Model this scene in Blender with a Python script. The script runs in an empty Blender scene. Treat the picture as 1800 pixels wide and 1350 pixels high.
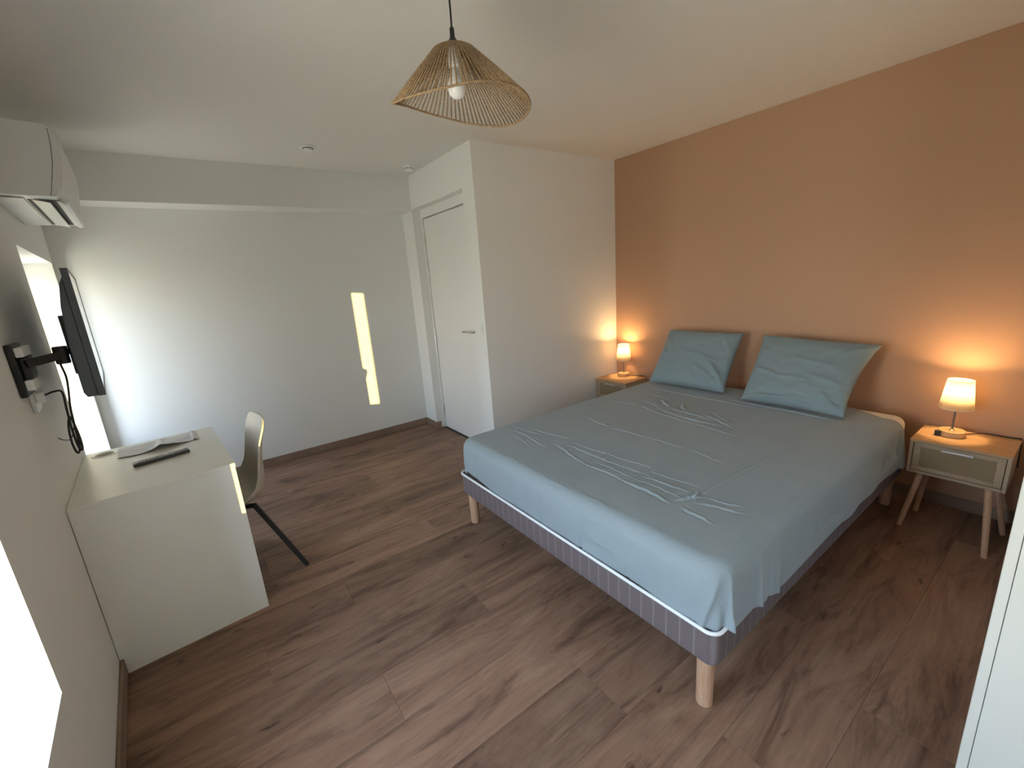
import bpy, bmesh, math, random
from mathutils import Vector, Matrix, Euler
from mathutils import noise as mnoise
random.seed(7)
S = bpy.context.scene
COL = S.collection
PI = math.pi

# ------------------------------------------------------------------ camera
cam_d = bpy.data.cameras.new('camera')
cam = bpy.data.objects.new('camera', cam_d); COL.objects.link(cam)
cam.rotation_mode = 'XYZ'
cam.location = (-3.2763, -2.8118, 1.4547)
cam.rotation_euler = (1.3286, 0.0709, -0.6299)
cam_d.sensor_fit = 'HORIZONTAL'; cam_d.sensor_width = 36
cam_d.lens = 748.94 / 1800 * 36
cam_d.clip_start = 0.02
S.camera = cam

# ------------------------------------------------------------------ world, sun, daylight, exposure
H = 2.4214; WB = 1.5114; YB = 1.3377; YF = 1.1037; ZB = 2.1273
XL = -3.995; A = 0.0889; TW = 0.30         # left wall: start corner, skew, thickness
CA, SA = math.cos(A), math.sin(A)
def W(u, v, z):                             # left-wall frame -> world (u into room, v towards camera end)
    return Vector((XL + CA*u + SA*v, YB + SA*u - CA*v, z))
WIN1 = (0.07, 1.19, 0.45, 1.765); WIN2 = (2.737, 3.56, 0.51, 1.765); WIN_ADDED = (4.55, 5.60, 0.51, 1.765)  # the last opening is an added, unseen window behind the camera

wd = bpy.data.worlds.new('daylight'); S.world = wd; wd.use_nodes = True
nt = wd.node_tree; nt.nodes.clear()
wo = nt.nodes.new('ShaderNodeOutputWorld'); bg = nt.nodes.new('ShaderNodeBackground')
tc = nt.nodes.new('ShaderNodeTexCoord'); sx = nt.nodes.new('ShaderNodeSeparateXYZ')
mr = nt.nodes.new('ShaderNodeMapRange'); mr.inputs['From Min'].default_value = -0.6; mr.inputs['From Max'].default_value = 0.9
cr = nt.nodes.new('ShaderNodeValToRGB')
nt.links.new(tc.outputs['Generated'], sx.inputs[0]); nt.links.new(sx.outputs['Z'], mr.inputs['Value'])
nt.links.new(mr.outputs[0], cr.inputs[0]); nt.links.new(cr.outputs[0], bg.inputs[0]); nt.links.new(bg.outputs[0], wo.inputs[0])
els = cr.color_ramp.elements
els[0].position = 0.0; els[0].color = (0.55, 0.54, 0.45, 1)
els[1].position = 1.0; els[1].color = (0.50, 0.68, 1.0, 1)
for p, c in ((0.36, (0.61, 0.60, 0.50, 1)), (0.42, (0.95, 0.93, 0.88, 1)), (0.56, (0.64, 0.83, 1.0, 1))):
    e = els.new(p); e.color = c
bg.inputs[1].default_value = 8.0

sun_d = bpy.data.lights.new('sun', 'SUN'); sun = bpy.data.objects.new('sun', sun_d); COL.objects.link(sun)
sun_d.energy = 4.2; sun_d.color = (1.0, 0.78, 0.26); sun_d.angle = 0.006
sdir = Vector((0.517, 0.856, -0.068)).normalized()
sun.rotation_euler = sdir.to_track_quat('-Z', 'Y').to_euler()

def portal(name, win):
    v0, v1, z0, z1 = win
    d = bpy.data.lights.new(name, 'AREA'); o = bpy.data.objects.new(name, d); COL.objects.link(o)
    d.shape = 'RECTANGLE'; d.size = (v1-v0); d.size_y = (z1-z0)
    d.cycles.is_portal = True
    o.location = W(-TW-0.02, (v0+v1)/2, (z0+z1)/2)
    n = Vector((CA, SA, 0)); o.rotation_euler = n.to_track_quat('-Z', 'Y').to_euler()
portal('daylight_portal', WIN1); portal('daylight_portal', WIN2); portal('daylight_portal', WIN_ADDED)

S.view_settings.view_transform = 'Standard'; S.view_settings.look = 'None'
S.view_settings.exposure = 1.3; S.view_settings.gamma = 1.0
S.view_settings.use_curve_mapping = False
S.cycles.max_bounces = 10; S.cycles.diffuse_bounces = 7; S.cycles.transparent_max_bounces = 12
S.cycles.caustics_reflective = False; S.cycles.caustics_refractive = False
S.cycles.sample_clamp_indirect = 6.0
S.cycles.use_denoising = True

# ------------------------------------------------------------------ materials
def srgb(r, g, b):
    f = lambda c: (c/255/12.92) if c/255 <= 0.04045 else ((c/255+0.055)/1.055)**2.4
    return (f(r), f(g), f(b), 1)
class NT:
    def __init__(s, name):
        s.m = bpy.data.materials.new(name); s.m.use_nodes = True; s.t = s.m.node_tree
        s.b = s.t.nodes['Principled BSDF']; s.out = s.t.nodes['Material Output']
    def n(s, kind, **kw):
        nd = s.t.nodes.new(kind)
        for k, v in kw.items(): setattr(nd, k, v)
        return nd
    def l(s, a, b): s.t.links.new(a, b)
def plain(name, col, rough=0.5, metal=0.0, spec=0.5, bump=0.0, bscale=200, var=0.0):
    k = NT(name); k.b.inputs['Base Color'].default_value = col; k.b.inputs['Roughness'].default_value = rough
    k.b.inputs['Metallic'].default_value = metal; k.b.inputs['Specular IOR Level'].default_value = spec
    g = k.n('ShaderNodeNewGeometry')
    if bump or var:
        nz = k.n('ShaderNodeTexNoise'); nz.inputs['Scale'].default_value = bscale; nz.inputs['Detail'].default_value = 3
        k.l(g.outputs['Position'], nz.inputs['Vector'])
        if bump:
            bp = k.n('ShaderNodeBump'); bp.inputs['Strength'].default_value = bump; bp.inputs['Distance'].default_value = 0.002
            k.l(nz.outputs['Fac'], bp.inputs['Height']); k.l(bp.outputs[0], k.b.inputs['Normal'])
        if var:
            mx = k.n('ShaderNodeMixRGB'); mx.blend_type = 'MULTIPLY'; mx.inputs[0].default_value = var
            mx.inputs[1].default_value = col; k.l(nz.outputs['Fac'], mx.inputs[2]); k.l(mx.outputs[0], k.b.inputs['Base Color'])
    return k.m
M = {}
M['white_wall'] = plain('white_wall_paint', (0.80, 0.80, 0.775, 1), 0.75, bump=0.06, bscale=350, spec=0.3)
M['ceiling'] = plain('ceiling_paint', (0.75, 0.73, 0.69, 1), 0.85, bump=0.05, bscale=300, spec=0.2)
M['terracotta'] = plain('terracotta_paint', (0.47, 0.285, 0.18, 1), 0.7, bump=0.10, bscale=260, spec=0.3)
M['door_white'] = plain('door_white', (0.80, 0.79, 0.77, 1), 0.4)
M['desk_white'] = plain('desk_white', (0.80, 0.79, 0.74, 1), 0.38)
M['ac_white'] = plain('ac_white', (0.74, 0.75, 0.72, 1), 0.35)
M['plastic_white'] = plain('plastic_white', (0.80, 0.80, 0.78, 1), 0.4)
M['dark_gap'] = plain('dark_gap', (0.02, 0.02, 0.02, 1), 0.7)
M['black_metal'] = plain('black_metal', (0.012, 0.013, 0.013, 1), 0.45)
M['tv_black'] = plain('tv_black', (0.045, 0.052, 0.055, 1), 0.4)
M['screen'] = plain('screen_glass', (0.01, 0.01, 0.012, 1), 0.08)
M['shell'] = plain('chair_shell', (0.62, 0.58, 0.50, 1), 0.45)
M['chrome'] = plain('brushed_metal', (0.7, 0.69, 0.67, 1), 0.28, metal=1.0)
M['steel'] = plain('pale_steel', (0.75, 0.75, 0.75, 1), 0.35, metal=0.7)
M['paper'] = plain('paper', (0.70, 0.69, 0.70, 1), 0.7)
M['mattress'] = plain('mattress_white', (0.80, 0.77, 0.70, 1), 0.8, bump=0.3, bscale=120)
M['piping'] = plain('white_piping', (0.85, 0.86, 0.88, 1), 0.6)
M['lid'] = plain('grommet_grey', (0.30, 0.29, 0.24, 1), 0.6)
M['rubber'] = plain('black_rubber', (0.015, 0.015, 0.015, 1), 0.6)
M['bulb'] = plain('bulb_glass', (0.85, 0.83, 0.80, 1), 0.12)
M['blocker'] = plain('blocker_paint', (0.10, 0.11, 0.115, 1), 0.6)  # dark, so the added outside panels bounce little light indoors
M['frame'] = plain('window_frame_white', (0.8, 0.8, 0.78, 1), 0.4)

def wood(name, dark, mid, light, axis='X', scale=1.0, rough=0.5, knots=True, use_object=False, bump=0.12):
    k = NT(name)
    if use_object:
        c = k.n('ShaderNodeTexCoord').outputs['Object']
    else:
        c = k.n('ShaderNodeNewGeometry').outputs['Position']
    oi = k.n('ShaderNodeObjectInfo')
    off = k.n('ShaderNodeVectorMath', operation='SCALE'); off.inputs[0].default_value = (17.3, 31.7, 9.1)
    k.l(oi.outputs['Random'], off.inputs['Scale'])
    ad = k.n('ShaderNodeVectorMath', operation='ADD'); k.l(c, ad.inputs[0]); k.l(off.outputs[0], ad.inputs[1])
    def noise(sv, scale_, det, dist, ro=0.6):
        mp = k.n('ShaderNodeMapping'); mp.inputs['Scale'].default_value = sv; k.l(ad.outputs[0], mp.inputs['Vector'])
        n = k.n('ShaderNodeTexNoise'); n.inputs['Scale'].default_value = scale_*scale; n.inputs['Detail'].default_value = det
        n.inputs['Roughness'].default_value = ro; n.inputs['Distortion'].default_value = dist
        k.l(mp.outputs[0], n.inputs['Vector']); return n.outputs['Fac']
    st = {'X': (0.22, 1, 1), 'Y': (1, 0.22, 1), 'Z': (1, 1, 0.22)}[axis]
    st2 = {'X': (0.035, 1, 1), 'Y': (1, 0.035, 1), 'Z': (1, 1, 0.035)}[axis]
    big = noise(st, 8.5, 9, 0.9, 0.72); fine = noise(st2, 75, 6, 0.3, 0.75)
    ramp = k.n('ShaderNodeValToRGB'); e = ramp.color_ramp.elements
    e[0].position = 0.30; e[0].color = dark; e[1].position = 0.72; e[1].color = light
    m_ = e.new(0.47); m_.color = mid
    k.l(big, ramp.inputs[0])
    mul = k.n('ShaderNodeMapRange'); mul.inputs['From Min'].default_value = 0.25; mul.inputs['From Max'].default_value = 0.7
    mul.inputs['To Min'].default_value = 0.80; mul.inputs['To Max'].default_value = 1.12; k.l(fine, mul.inputs['Value'])
    mc = k.n('ShaderNodeVectorMath', operation='SCALE'); k.l(ramp.outputs[0], mc.inputs[0]); k.l(mul.outputs[0], mc.inputs['Scale'])
    last = mc.outputs[0]
    if knots:
        # soft dark streaks and small knots
        streak = noise({'X': (0.085, 1, 1), 'Y': (1, 0.085, 1), 'Z': (1, 1, 0.085)}[axis], 10, 6, 1.2, 0.72)
        r2 = k.n('ShaderNodeMapRange'); r2.inputs['From Min'].default_value = 0.53; r2.inputs['From Max'].default_value = 0.68
        r2.inputs['To Min'].default_value = 1.0; r2.inputs['To Max'].default_value = 0.52; k.l(streak, r2.inputs['Value'])
        s2 = k.n('ShaderNodeVectorMath', operation='SCALE'); k.l(last, s2.inputs[0]); k.l(r2.outputs[0], s2.inputs['Scale'])
        mp = k.n('ShaderNodeMapping'); mp.inputs['Scale'].default_value = {'X': (1.15, 3.2, 1), 'Y': (3.2, 1.15, 1), 'Z': (3.2, 3.2, 1.15)}[axis]
        k.l(ad.outputs[0], mp.inputs['Vector'])
        wn = k.n('ShaderNodeTexNoise'); wn.inputs['Scale'].default_value = 18; k.l(mp.outputs[0], wn.inputs['Vector'])
        wa = k.n('ShaderNodeMixRGB'); wa.blend_type = 'LINEAR_LIGHT'; wa.inputs[0].default_value = 0.06
        k.l(mp.outputs[0], wa.inputs[1]); k.l(wn.outputs['Color'], wa.inputs[2])
        vo = k.n('ShaderNodeTexVoronoi'); vo.inputs['Scale'].default_value = 2.6; k.l(wa.outputs[0], vo.inputs['Vector'])
        r3 = k.n('ShaderNodeMapRange'); r3.interpolation_type = 'SMOOTHSTEP'; r3.inputs['From Min'].default_value = 0.02; r3.inputs['From Max'].default_value = 0.12
        r3.inputs['To Min'].default_value = 0.28; r3.inputs['To Max'].default_value = 1.0; k.l(vo.outputs['Distance'], r3.inputs['Value'])
        s3 = k.n('ShaderNodeVectorMath', operation='SCALE'); k.l(s2.outputs[0], s3.inputs[0]); k.l(r3.outputs[0], s3.inputs['Scale'])
        last = s3.outputs[0]
    # per-piece tone
    r4 = k.n('ShaderNodeMapRange'); r4.inputs['To Min'].default_value = 0.76 if knots else 0.95; r4.inputs['To Max'].default_value = 1.18 if knots else 1.05
    k.l(oi.outputs['Random'], r4.inputs['Value'])
    s4 = k.n('ShaderNodeVectorMath', operation='SCALE'); k.l(last, s4.inputs[0]); k.l(r4.outputs[0], s4.inputs['Scale'])
    k.l(s4.outputs[0], k.b.inputs['Base Color'])
    k.b.inputs['Roughness'].default_value = rough; k.b.inputs['Specular IOR Level'].default_value = 0.35
    bp = k.n('ShaderNodeBump'); bp.inputs['Strength'].default_value = bump; bp.inputs['Distance'].default_value = 0.001
    k.l(fine, bp.inputs['Height']); k.l(bp.outputs[0], k.b.inputs['Normal'])
    return k.m
M['plank'] = wood('oak_vinyl_plank', (0.100, 0.052, 0.034, 1), (0.245, 0.140, 0.092, 1), (0.36, 0.225, 0.150, 1), rough=0.5)
M['skirting_x'] = wood('oak_skirting', (0.20, 0.13, 0.095, 1), (0.27, 0.185, 0.135, 1), (0.33, 0.235, 0.175, 1), knots=False, scale=1.4)
M['skirting_y'] = wood('oak_skirting_side', (0.20, 0.13, 0.095, 1), (0.27, 0.185, 0.135, 1), (0.33, 0.235, 0.175, 1), axis='Y', knots=False, scale=1.4)
M['leg_wood'] = wood('beech_leg', (0.46, 0.27, 0.17, 1), (0.55, 0.34, 0.22, 1), (0.62, 0.40, 0.27, 1), axis='Z', knots=False, scale=2.2, rough=0.42)
M['ns_top'] = wood('light_oak_top', (0.40, 0.25, 0.13, 1), (0.52, 0.34, 0.19, 1), (0.60, 0.41, 0.25, 1), axis='Y', knots=False, scale=1.6, rough=0.45)
M['ns_body'] = wood('light_oak_body', (0.40, 0.30, 0.20, 1), (0.47, 0.36, 0.25, 1), (0.52, 0.41, 0.30, 1), axis='Y', knots=False, scale=1.6, rough=0.5)
M['lamp_wood'] = wood('pale_wood_base', (0.50, 0.32, 0.16, 1), (0.60, 0.40, 0.21, 1), (0.68, 0.47, 0.27, 1), axis='Y', knots=False, scale=3, rough=0.4)

def cane():
    k = NT('woven_cane'); g = k.n('ShaderNodeNewGeometry')
    sp = k.n('ShaderNodeSeparateXYZ'); k.l(g.outputs['Position'], sp.inputs[0])
    def w(sock):
        m = k.n('ShaderNodeMath', operation='MULTIPLY'); m.inputs[1].default_value = 2*PI/0.0075; k.l(sock, m.inputs[0])
        s = k.n('ShaderNodeMath', operation='SINE'); k.l(m.outputs[0], s.inputs[0]); return s.outputs[0]
    mu = k.n('ShaderNodeMath', operation='MULTIPLY'); k.l(w(sp.outputs['Y']), mu.inputs[0]); k.l(w(sp.outputs['Z']), mu.inputs[1])
    r = k.n('ShaderNodeValToRGB'); r.color_ramp.elements[0].position = 0.1; r.color_ramp.elements[0].color = (0.20, 0.14, 0.075, 1)
    r.color_ramp.elements[1].position = 0.6; r.color_ramp.elements[1].color = (0.44, 0.33, 0.205, 1)
    mr_ = k.n('ShaderNodeMapRange'); mr_.inputs['From Min'].default_value = -1; k.l(mu.outputs[0], mr_.inputs['Value'])
    k.l(mr_.outputs[0], r.inputs[0]); k.l(r.outputs[0], k.b.inputs['Base Color'])
    b = k.n('ShaderNodeBump'); b.inputs['Strength'].default_value = 0.6; b.inputs['Distance'].default_value = 0.002
    k.l(mu.outputs[0], b.inputs['Height']); k.l(b.outputs[0], k.b.inputs['Normal']); k.b.inputs['Roughness'].default_value = 0.6
    return k.m
M['cane'] = cane()

def fabric(name, col, col2, scale=190, bump=0.55, sheen=0.15):
    k = NT(name); tcn = k.n('ShaderNodeTexCoord')
    v = k.n('ShaderNodeTexVoronoi'); v.inputs['Scale'].default_value = scale; k.l(tcn.outputs['Object'], v.inputs['Vector'])
    n = k.n('ShaderNodeTexNoise'); n.inputs['Scale'].default_value = 7; n.inputs['Detail'].default_value = 4; k.l(tcn.outputs['Object'], n.inputs['Vector'])
    mx = k.n('ShaderNodeMixRGB'); mx.inputs[1].default_value = col; mx.inputs[2].default_value = col2; k.l(n.outputs['Fac'], mx.inputs[0])
    k.l(mx.outputs[0], k.b.inputs['Base Color'])
    b = k.n('ShaderNodeBump'); b.inputs['Strength'].default_value = bump; b.inputs['Distance'].default_value = 0.0015
    k.l(v.outputs['Distance'], b.inputs['Height']); k.l(b.outputs[0], k.b.inputs['Normal'])
    k.b.inputs['Roughness'].default_value = 0.85; k.b.inputs['Specular IOR Level'].default_value = 0.2
    k.b.inputs['Sheen Weight'].default_value = sheen
    return k.m
M['sheet'] = fabric('blue_grey_seersucker', (0.27, 0.325, 0.355, 1), (0.295, 0.35, 0.38, 1))
M['pillow'] = fabric('blue_grey_pillowcase', (0.19, 0.25, 0.27, 1), (0.215, 0.275, 0.295, 1))

def striped():
    k = NT('striped_base_fabric'); g = k.n('ShaderNodeNewGeometry'); sp = k.n('ShaderNodeSeparateXYZ'); k.l(g.outputs['Position'], sp.inputs[0])
    su = k.n('ShaderNodeMath', operation='ADD'); k.l(sp.outputs['X'], su.inputs[0]); k.l(sp.outputs['Y'], su.inputs[1])
    di = k.n('ShaderNodeMath', operation='DIVIDE'); di.inputs[1].default_value = 0.052; k.l(su.outputs[0], di.inputs[0])
    fr = k.n('ShaderNodeMath', operation='FRACT'); k.l(di.outputs[0], fr.inputs[0])
    pp = k.n('ShaderNodeMath', operation='PINGPONG'); pp.inputs[1].default_value = 0.5; k.l(fr.outputs[0], pp.inputs[0])
    r = k.n('ShaderNodeValToRGB'); e = r.color_ramp.elements
    e[0].position = 0.0; e[0].color = (0.24, 0.20, 0.205, 1); e[1].position = 0.09; e[1].color = (0.15, 0.118, 0.122, 1)
    k.l(pp.outputs[0], r.inputs[0])
    n = k.n('ShaderNodeTexNoise'); n.inputs['Scale'].default_value = 400; k.l(g.outputs['Position'], n.inputs['Vector'])
    mx = k.n('ShaderNodeMixRGB'); mx.blend_type = 'OVERLAY'; mx.inputs[0].default_value = 0.35
    k.l(r.outputs[0], mx.inputs[1]); k.l(n.outputs['Fac'], mx.inputs[2]); k.l(mx.outputs[0], k.b.inputs['Base Color'])
    b = k.n('ShaderNodeBump'); b.inputs['Strength'].default_value = 0.5; b.inputs['Distance'].default_value = 0.004
    k.l(pp.outputs[0], b.inputs['Height']); k.l(b.outputs[0], k.b.inputs['Normal']); k.b.inputs['Roughness'].default_value = 0.85
    return k.m
M['striped'] = striped()

def rope():
    k = NT('twisted_paper_rope'); g = k.n('ShaderNodeNewGeometry')
    n = k.n('ShaderNodeTexNoise'); n.inputs['Scale'].default_value = 260; n.inputs['Detail'].default_value = 3; k.l(g.outputs['Position'], n.inputs['Vector'])
    r = k.n('ShaderNodeValToRGB'); e = r.color_ramp.elements; e[0].position = 0.35; e[0].color = (0.16, 0.095, 0.045, 1)
    e[1].position = 0.62; e[1].color = (0.50, 0.34, 0.19, 1); k.l(n.outputs['Fac'], r.inputs[0]); k.l(r.outputs[0], k.b.inputs['Base Color'])
    b = k.n('ShaderNodeBump'); b.inputs['Strength'].default_value = 0.6; b.inputs['Distance'].default_value = 0.002
    k.l(n.outputs['Fac'], b.inputs['Height']); k.l(b.outputs[0], k.b.inputs['Normal']); k.b.inputs['Roughness'].default_value = 0.75
    return k.m
M['rope'] = rope()

def shade_mat():
    k = NT('lamp_shade_fabric'); k.t.nodes.remove(k.b)
    tr = k.n('ShaderNodeBsdfTranslucent'); tr.inputs[0].default_value = (0.97, 0.92, 0.80, 1)
    df = k.n('ShaderNodeBsdfDiffuse'); df.inputs[0].default_value = (0.85, 0.82, 0.74, 1)
    mx = k.n('ShaderNodeMixShader'); mx.inputs[0].default_value = 0.15; k.l(tr.outputs[0], mx.inputs[1]); k.l(df.outputs[0], mx.inputs[2])
    k.l(mx.outputs[0], k.out.inputs[0]); return k.m
M['shade'] = shade_mat(); M['grey_metal'] = plain('grey_metal', (0.22, 0.20, 0.18, 1), 0.35, metal=0.6)
def emis(name, col, s):
    k = NT(name); k.t.nodes.remove(k.b); e = k.n('ShaderNodeEmission'); e.inputs[0].default_value = col; e.inputs[1].default_value = s
    k.l(e.outputs[0], k.out.inputs[0]); return k.m
M['lit_bulb'] = emis('lit_bulb', (1.0, 0.62, 0.26, 1), 30)
def pane():
    k = NT('window_glass'); k.t.nodes.remove(k.b)
    t = k.n('ShaderNodeBsdfTransparent'); g = k.n('ShaderNodeBsdfGlossy'); g.inputs['Roughness'].default_value = 0.02
    mx = k.n('ShaderNodeMixShader'); mx.inputs[0].default_value = 0.04
    k.l(t.outputs[0], mx.inputs[1]); k.l(g.outputs[0], mx.inputs[2]); k.l(mx.outputs[0], k.out.inputs[0]); return k.m
M['glass'] = pane()

# ------------------------------------------------------------------ mesh helpers
def link(name, me, mat, parent=None, smooth=False):
    if mat is not None and not me.materials: me.materials.append(mat)
    if smooth:
        for p in me.polygons: p.use_smooth = True
    o = bpy.data.objects.new(name, me); COL.objects.link(o)
    if parent is not None: o.parent = parent
    return o
def obj(name, bm, mat, parent=None, smooth=False, bevel=0.0, seg=2):
    bmesh.ops.recalc_face_normals(bm, faces=bm.faces)
    me = bpy.data.meshes.new(name); bm.to_mesh(me); bm.free()
    o = link(name, me, mat, parent, smooth)
    if bevel:
        b = o.modifiers.new('bevel', 'BEVEL'); b.width = bevel; b.segments = seg; b.limit_method = 'ANGLE'; b.angle_limit = 0.7
        b.harden_normals = False
    return o
def box(bm, x0, x1, y0, y1, z0, z1):
    vs = [bm.verts.new((x, y, z)) for x in (x0, x1) for y in (y0, y1) for z in (z0, z1)]
    for f in ((0,1,3,2), (4,6,7,5), (0,4,5,1), (2,3,7,6), (0,2,6,4), (1,5,7,3)): bm.faces.new([vs[i] for i in f])
def boxes(*bs):
    bm = bmesh.new()
    for b in bs: box(bm, *b)
    return bm
def lathe(bm, prof, c=(0,0,0), n=32, axis='Z', cap=True):
    rings = []
    for r, z in prof:
        ring = []
        for i in range(n):
            a = 2*PI*i/n; p = (r*math.cos(a), r*math.sin(a), z)
            if axis == 'X': p = (z, p[0], p[1])
            if axis == 'Y': p = (p[0], z, p[1])
            ring.append(bm.verts.new((p[0]+c[0], p[1]+c[1], p[2]+c[2])))
        rings.append(ring)
    for a, b in zip(rings, rings[1:]):
        for i in range(n): bm.faces.new((a[i], a[(i+1) % n], b[(i+1) % n], b[i]))
    if cap: bm.faces.new(rings[0]); bm.faces.new(rings[-1][::-1])
def tube(bm, pts, r, n=8, cap=True):
    pts = [Vector(p) for p in pts]; rings = []
    rs = r if isinstance(r, (list, tuple)) else [r]*len(pts)
    up = None
    for i, p in enumerate(pts):
        t = (pts[min(i+1, len(pts)-1)] - pts[max(i-1, 0)]).normalized()
        if up is None: up = Vector((0,0,1)) if abs(t.z) < 0.9 else Vector((1,0,0))
        s = t.cross(up).normalized(); up = s.cross(t).normalized()
        rings.append([bm.verts.new(p + (s*math.cos(2*PI*k/n) + up*math.sin(2*PI*k/n))*rs[i]) for k in range(n)])
    for a, b in zip(rings, rings[1:]):
        for i in range(n): bm.faces.new((a[i], a[(i+1) % n], b[(i+1) % n], b[i]))
    if cap: bm.faces.new(rings[0][::-1]); bm.faces.new(rings[-1])
def spline(pts, n=8):
    P = [Vector(p) for p in pts]; P = [P[0]*2-P[1]] + P + [P[-1]*2-P[-2]]; out = []
    for i in range(1, len(P)-2):
        a, b, c, d = P[i-1:i+3]
        for k in range(n):
            t = k/n; out.append(0.5*((2*b) + (c-a)*t + (2*a-5*b+4*c-d)*t*t + (3*b-a-3*c+d)*t**3))
    out.append(P[-2]); return out
def prism(bm, poly, axis, a0, a1):
    """extrude a 2-D polygon along an axis"""
    def mk(p, a):
        return {'X': (a, p[0], p[1]), 'Y': (p[0], a, p[1]), 'Z': (p[0], p[1], a)}[axis]
    A_ = [bm.verts.new(mk(p, a0)) for p in poly]; B_ = [bm.verts.new(mk(p, a1)) for p in poly]; n = len(poly)
    for i in range(n): bm.faces.new((A_[i], A_[(i+1) % n], B_[(i+1) % n], B_[i]))
    bm.faces.new(A_[::-1]); bm.faces.new(B_)
def thing(name, label, cat, loc=(0,0,0), rot=0.0, group=None):
    o = bpy.data.objects.new(name, None); COL.objects.link(o); o.empty_display_size = 0.1
    o.location = loc; o.rotation_euler = (0, 0, rot); o['label'] = label; o['category'] = cat
    if group: o['group'] = group
    return o
def tag(o, label, cat, group=None):
    o['label'] = label; o['category'] = cat
    if group: o['group'] = group
    return o
def struct(o, label=None, cat=None):
    o['kind'] = 'structure'
    if label: o['label'] = label
    if cat: o['category'] = cat
    return o
def leftwall(o): o.location = (XL, YB, 0); o.rotation_euler = (0, 0, A); return o
def smooth_step(x): x = max(0, min(1, x)); return x*x*(3-2*x)

# ------------------------------------------------------------------ the room shell
XO = 0.16
DY0, DY1, DZ = 0.235, 1.095, 2.055; RX = -WB + 0.0911; D2 = 0.1655; HT = 2.136
YN = -2.764          # front face of the near wall stub beside the camera
XJ = -2.0            # its end, facing the windows
YE = -4.85

struct(obj('wall_right', boxes((0, XO, YE, YB+0.2, 0, H)), M['terracotta']), 'terracotta painted headboard wall behind the bed and both lamps', 'wall')
struct(obj('wall_back', boxes((-4.5, -WB+0.0, YB, YB+0.16, 0, H)), M['white_wall']), 'long white wall behind the desk with a strip of sunlight on it', 'wall')
bm = boxes((-WB, 0, 0, D2, 0, H), (-WB, 0, D2, YB+0.16, HT, H), (-WB, -0.6, YF, YB+0.16, 0, HT), (-1.34, -0.6, D2, YF, 0, HT))
struct(obj('wall_closet', bm, M['white_wall']), 'white boxed-in corner wall that holds the door, beside the bed', 'wall')
struct(obj('trim_beam', boxes((-4.15, -WB, YF, YB, ZB, H)), M['white_wall']), 'white boxed ceiling beam running along the back wall', 'beam')
struct(obj('ceiling', boxes((-4.5, XO, YE, YB+0.2, H, H+0.1)), M['ceiling']), 'plain white painted ceiling', 'ceiling')
struct(obj('wall_near', boxes((XJ+0.045, 0, YN-0.10, YN, 0, H), (XJ+0.10, 0, YE, YN-0.10, 0, H)), M['white_wall']), 'near white wall ending beside the camera', 'wall')
struct(obj('wall_front', boxes((-4.5, XO, YE-0.1, YE, 0, H)), M['white_wall']), 'white wall behind the camera', 'wall')

# left wall with two window openings plus an added third, local axes: x into the room, y towards the back corner
def vb(u0, u1, v0, v1, z0, z1): return (u0, u1, -v1, -v0, z0, z1)
bl = [vb(-TW, 0, -0.30, WIN1[0], 0, H), vb(-TW, 0, WIN1[1], WIN2[0], 0, H), vb(-TW, 0, WIN2[1], WIN_ADDED[0], 0, H), vb(-TW, 0, WIN_ADDED[1], 6.5, 0, H)]
for w in (WIN1, WIN2, WIN_ADDED):
    bl += [vb(-TW, 0, w[0], w[1], 0, w[2]), vb(-TW, 0, w[0], w[1], w[3], H)]
struct(leftwall(obj('wall_left', boxes(*bl), M['white_wall'])), 'white window wall that carries the desk, the screen and the air conditioner', 'wall')

def window(name, w, lab):
    v0, v1, z0, z1 = w; r = leftwall(bpy.data.objects.new(name, None)); COL.objects.link(r); struct(r, lab, 'window')
    u0, u1 = -TW+0.01, -TW+0.06; f = 0.045
    obj('frame', boxes(vb(u0,u1,v0,v0+f,z0,z1), vb(u0,u1,v1-f,v1,z0,z1), vb(u0,u1,v0+f,v1-f,z0,z0+f), vb(u0,u1,v0+f,v1-f,z1-f,z1)), M['frame'], r)
    mid = (v0+v1)/2
    for a, b in (((v0+f, mid), (mid, v1-f)) if v1-v0 > 0.9 else ((v0+f, v1-f),)):
        s = obj('sash', boxes(vb(u0+.008,u1-.008,a,a+.04,z0+f,z1-f), vb(u0+.008,u1-.008,b-.04,b,z0+f,z1-f), vb(u0+.008,u1-.008,a+.04,b-.04,z0+f,z0+f+.04), vb(u0+.008,u1-.008,a+.04,b-.04,z1-f-.04,z1-f)), M['frame'], r)
        obj('pane', boxes(vb(u0+.02,u0+.026,a+.04,b-.04,z0+f+.04,z1-f-.04)), M['glass'], s)
    return r
window('window_1', WIN1, 'recessed window behind the wall-mounted screen')
window('window_2', WIN2, 'bright recessed window low beside the camera')
window('window_added', WIN_ADDED, 'added unseen window behind the camera, brightening the near walls')  # added out of view; its daylight lifts the left wall and desk side
def blocker(w, s, lab):  # unseen outside leaf, added to cut the sun coming through an opening
    v0, v1, z0, z1 = w
    t = thing('light_blocker', lab, 'blocker', (XL, YB, 0), A)
    obj('panel', boxes(vb(-TW-0.02-s, -TW-0.02, v1, v1+0.035, z0, z1)), M['blocker'], t, bevel=0.004)
    for zz in (z0+0.15, z1-0.25): obj('batten', boxes(vb(-TW-0.04-s+0.04, -TW-0.05, v1-0.02, v1, zz, zz+0.09)), M['blocker'], t, bevel=0.003)
t_ = thing('light_blocker', 'added unseen shutter leaf covering part of the window behind the screen', 'blocker', (XL, YB, 0), A)  # unseen panel added outside to cut the daylight on the back wall
obj('panel', boxes(vb(-TW-0.055, -TW-0.02, 0.46, WIN1[1]-0.005, WIN1[2]+.005, WIN1[3]-.005)), M['blocker'], t_, bevel=0.004)
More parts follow.
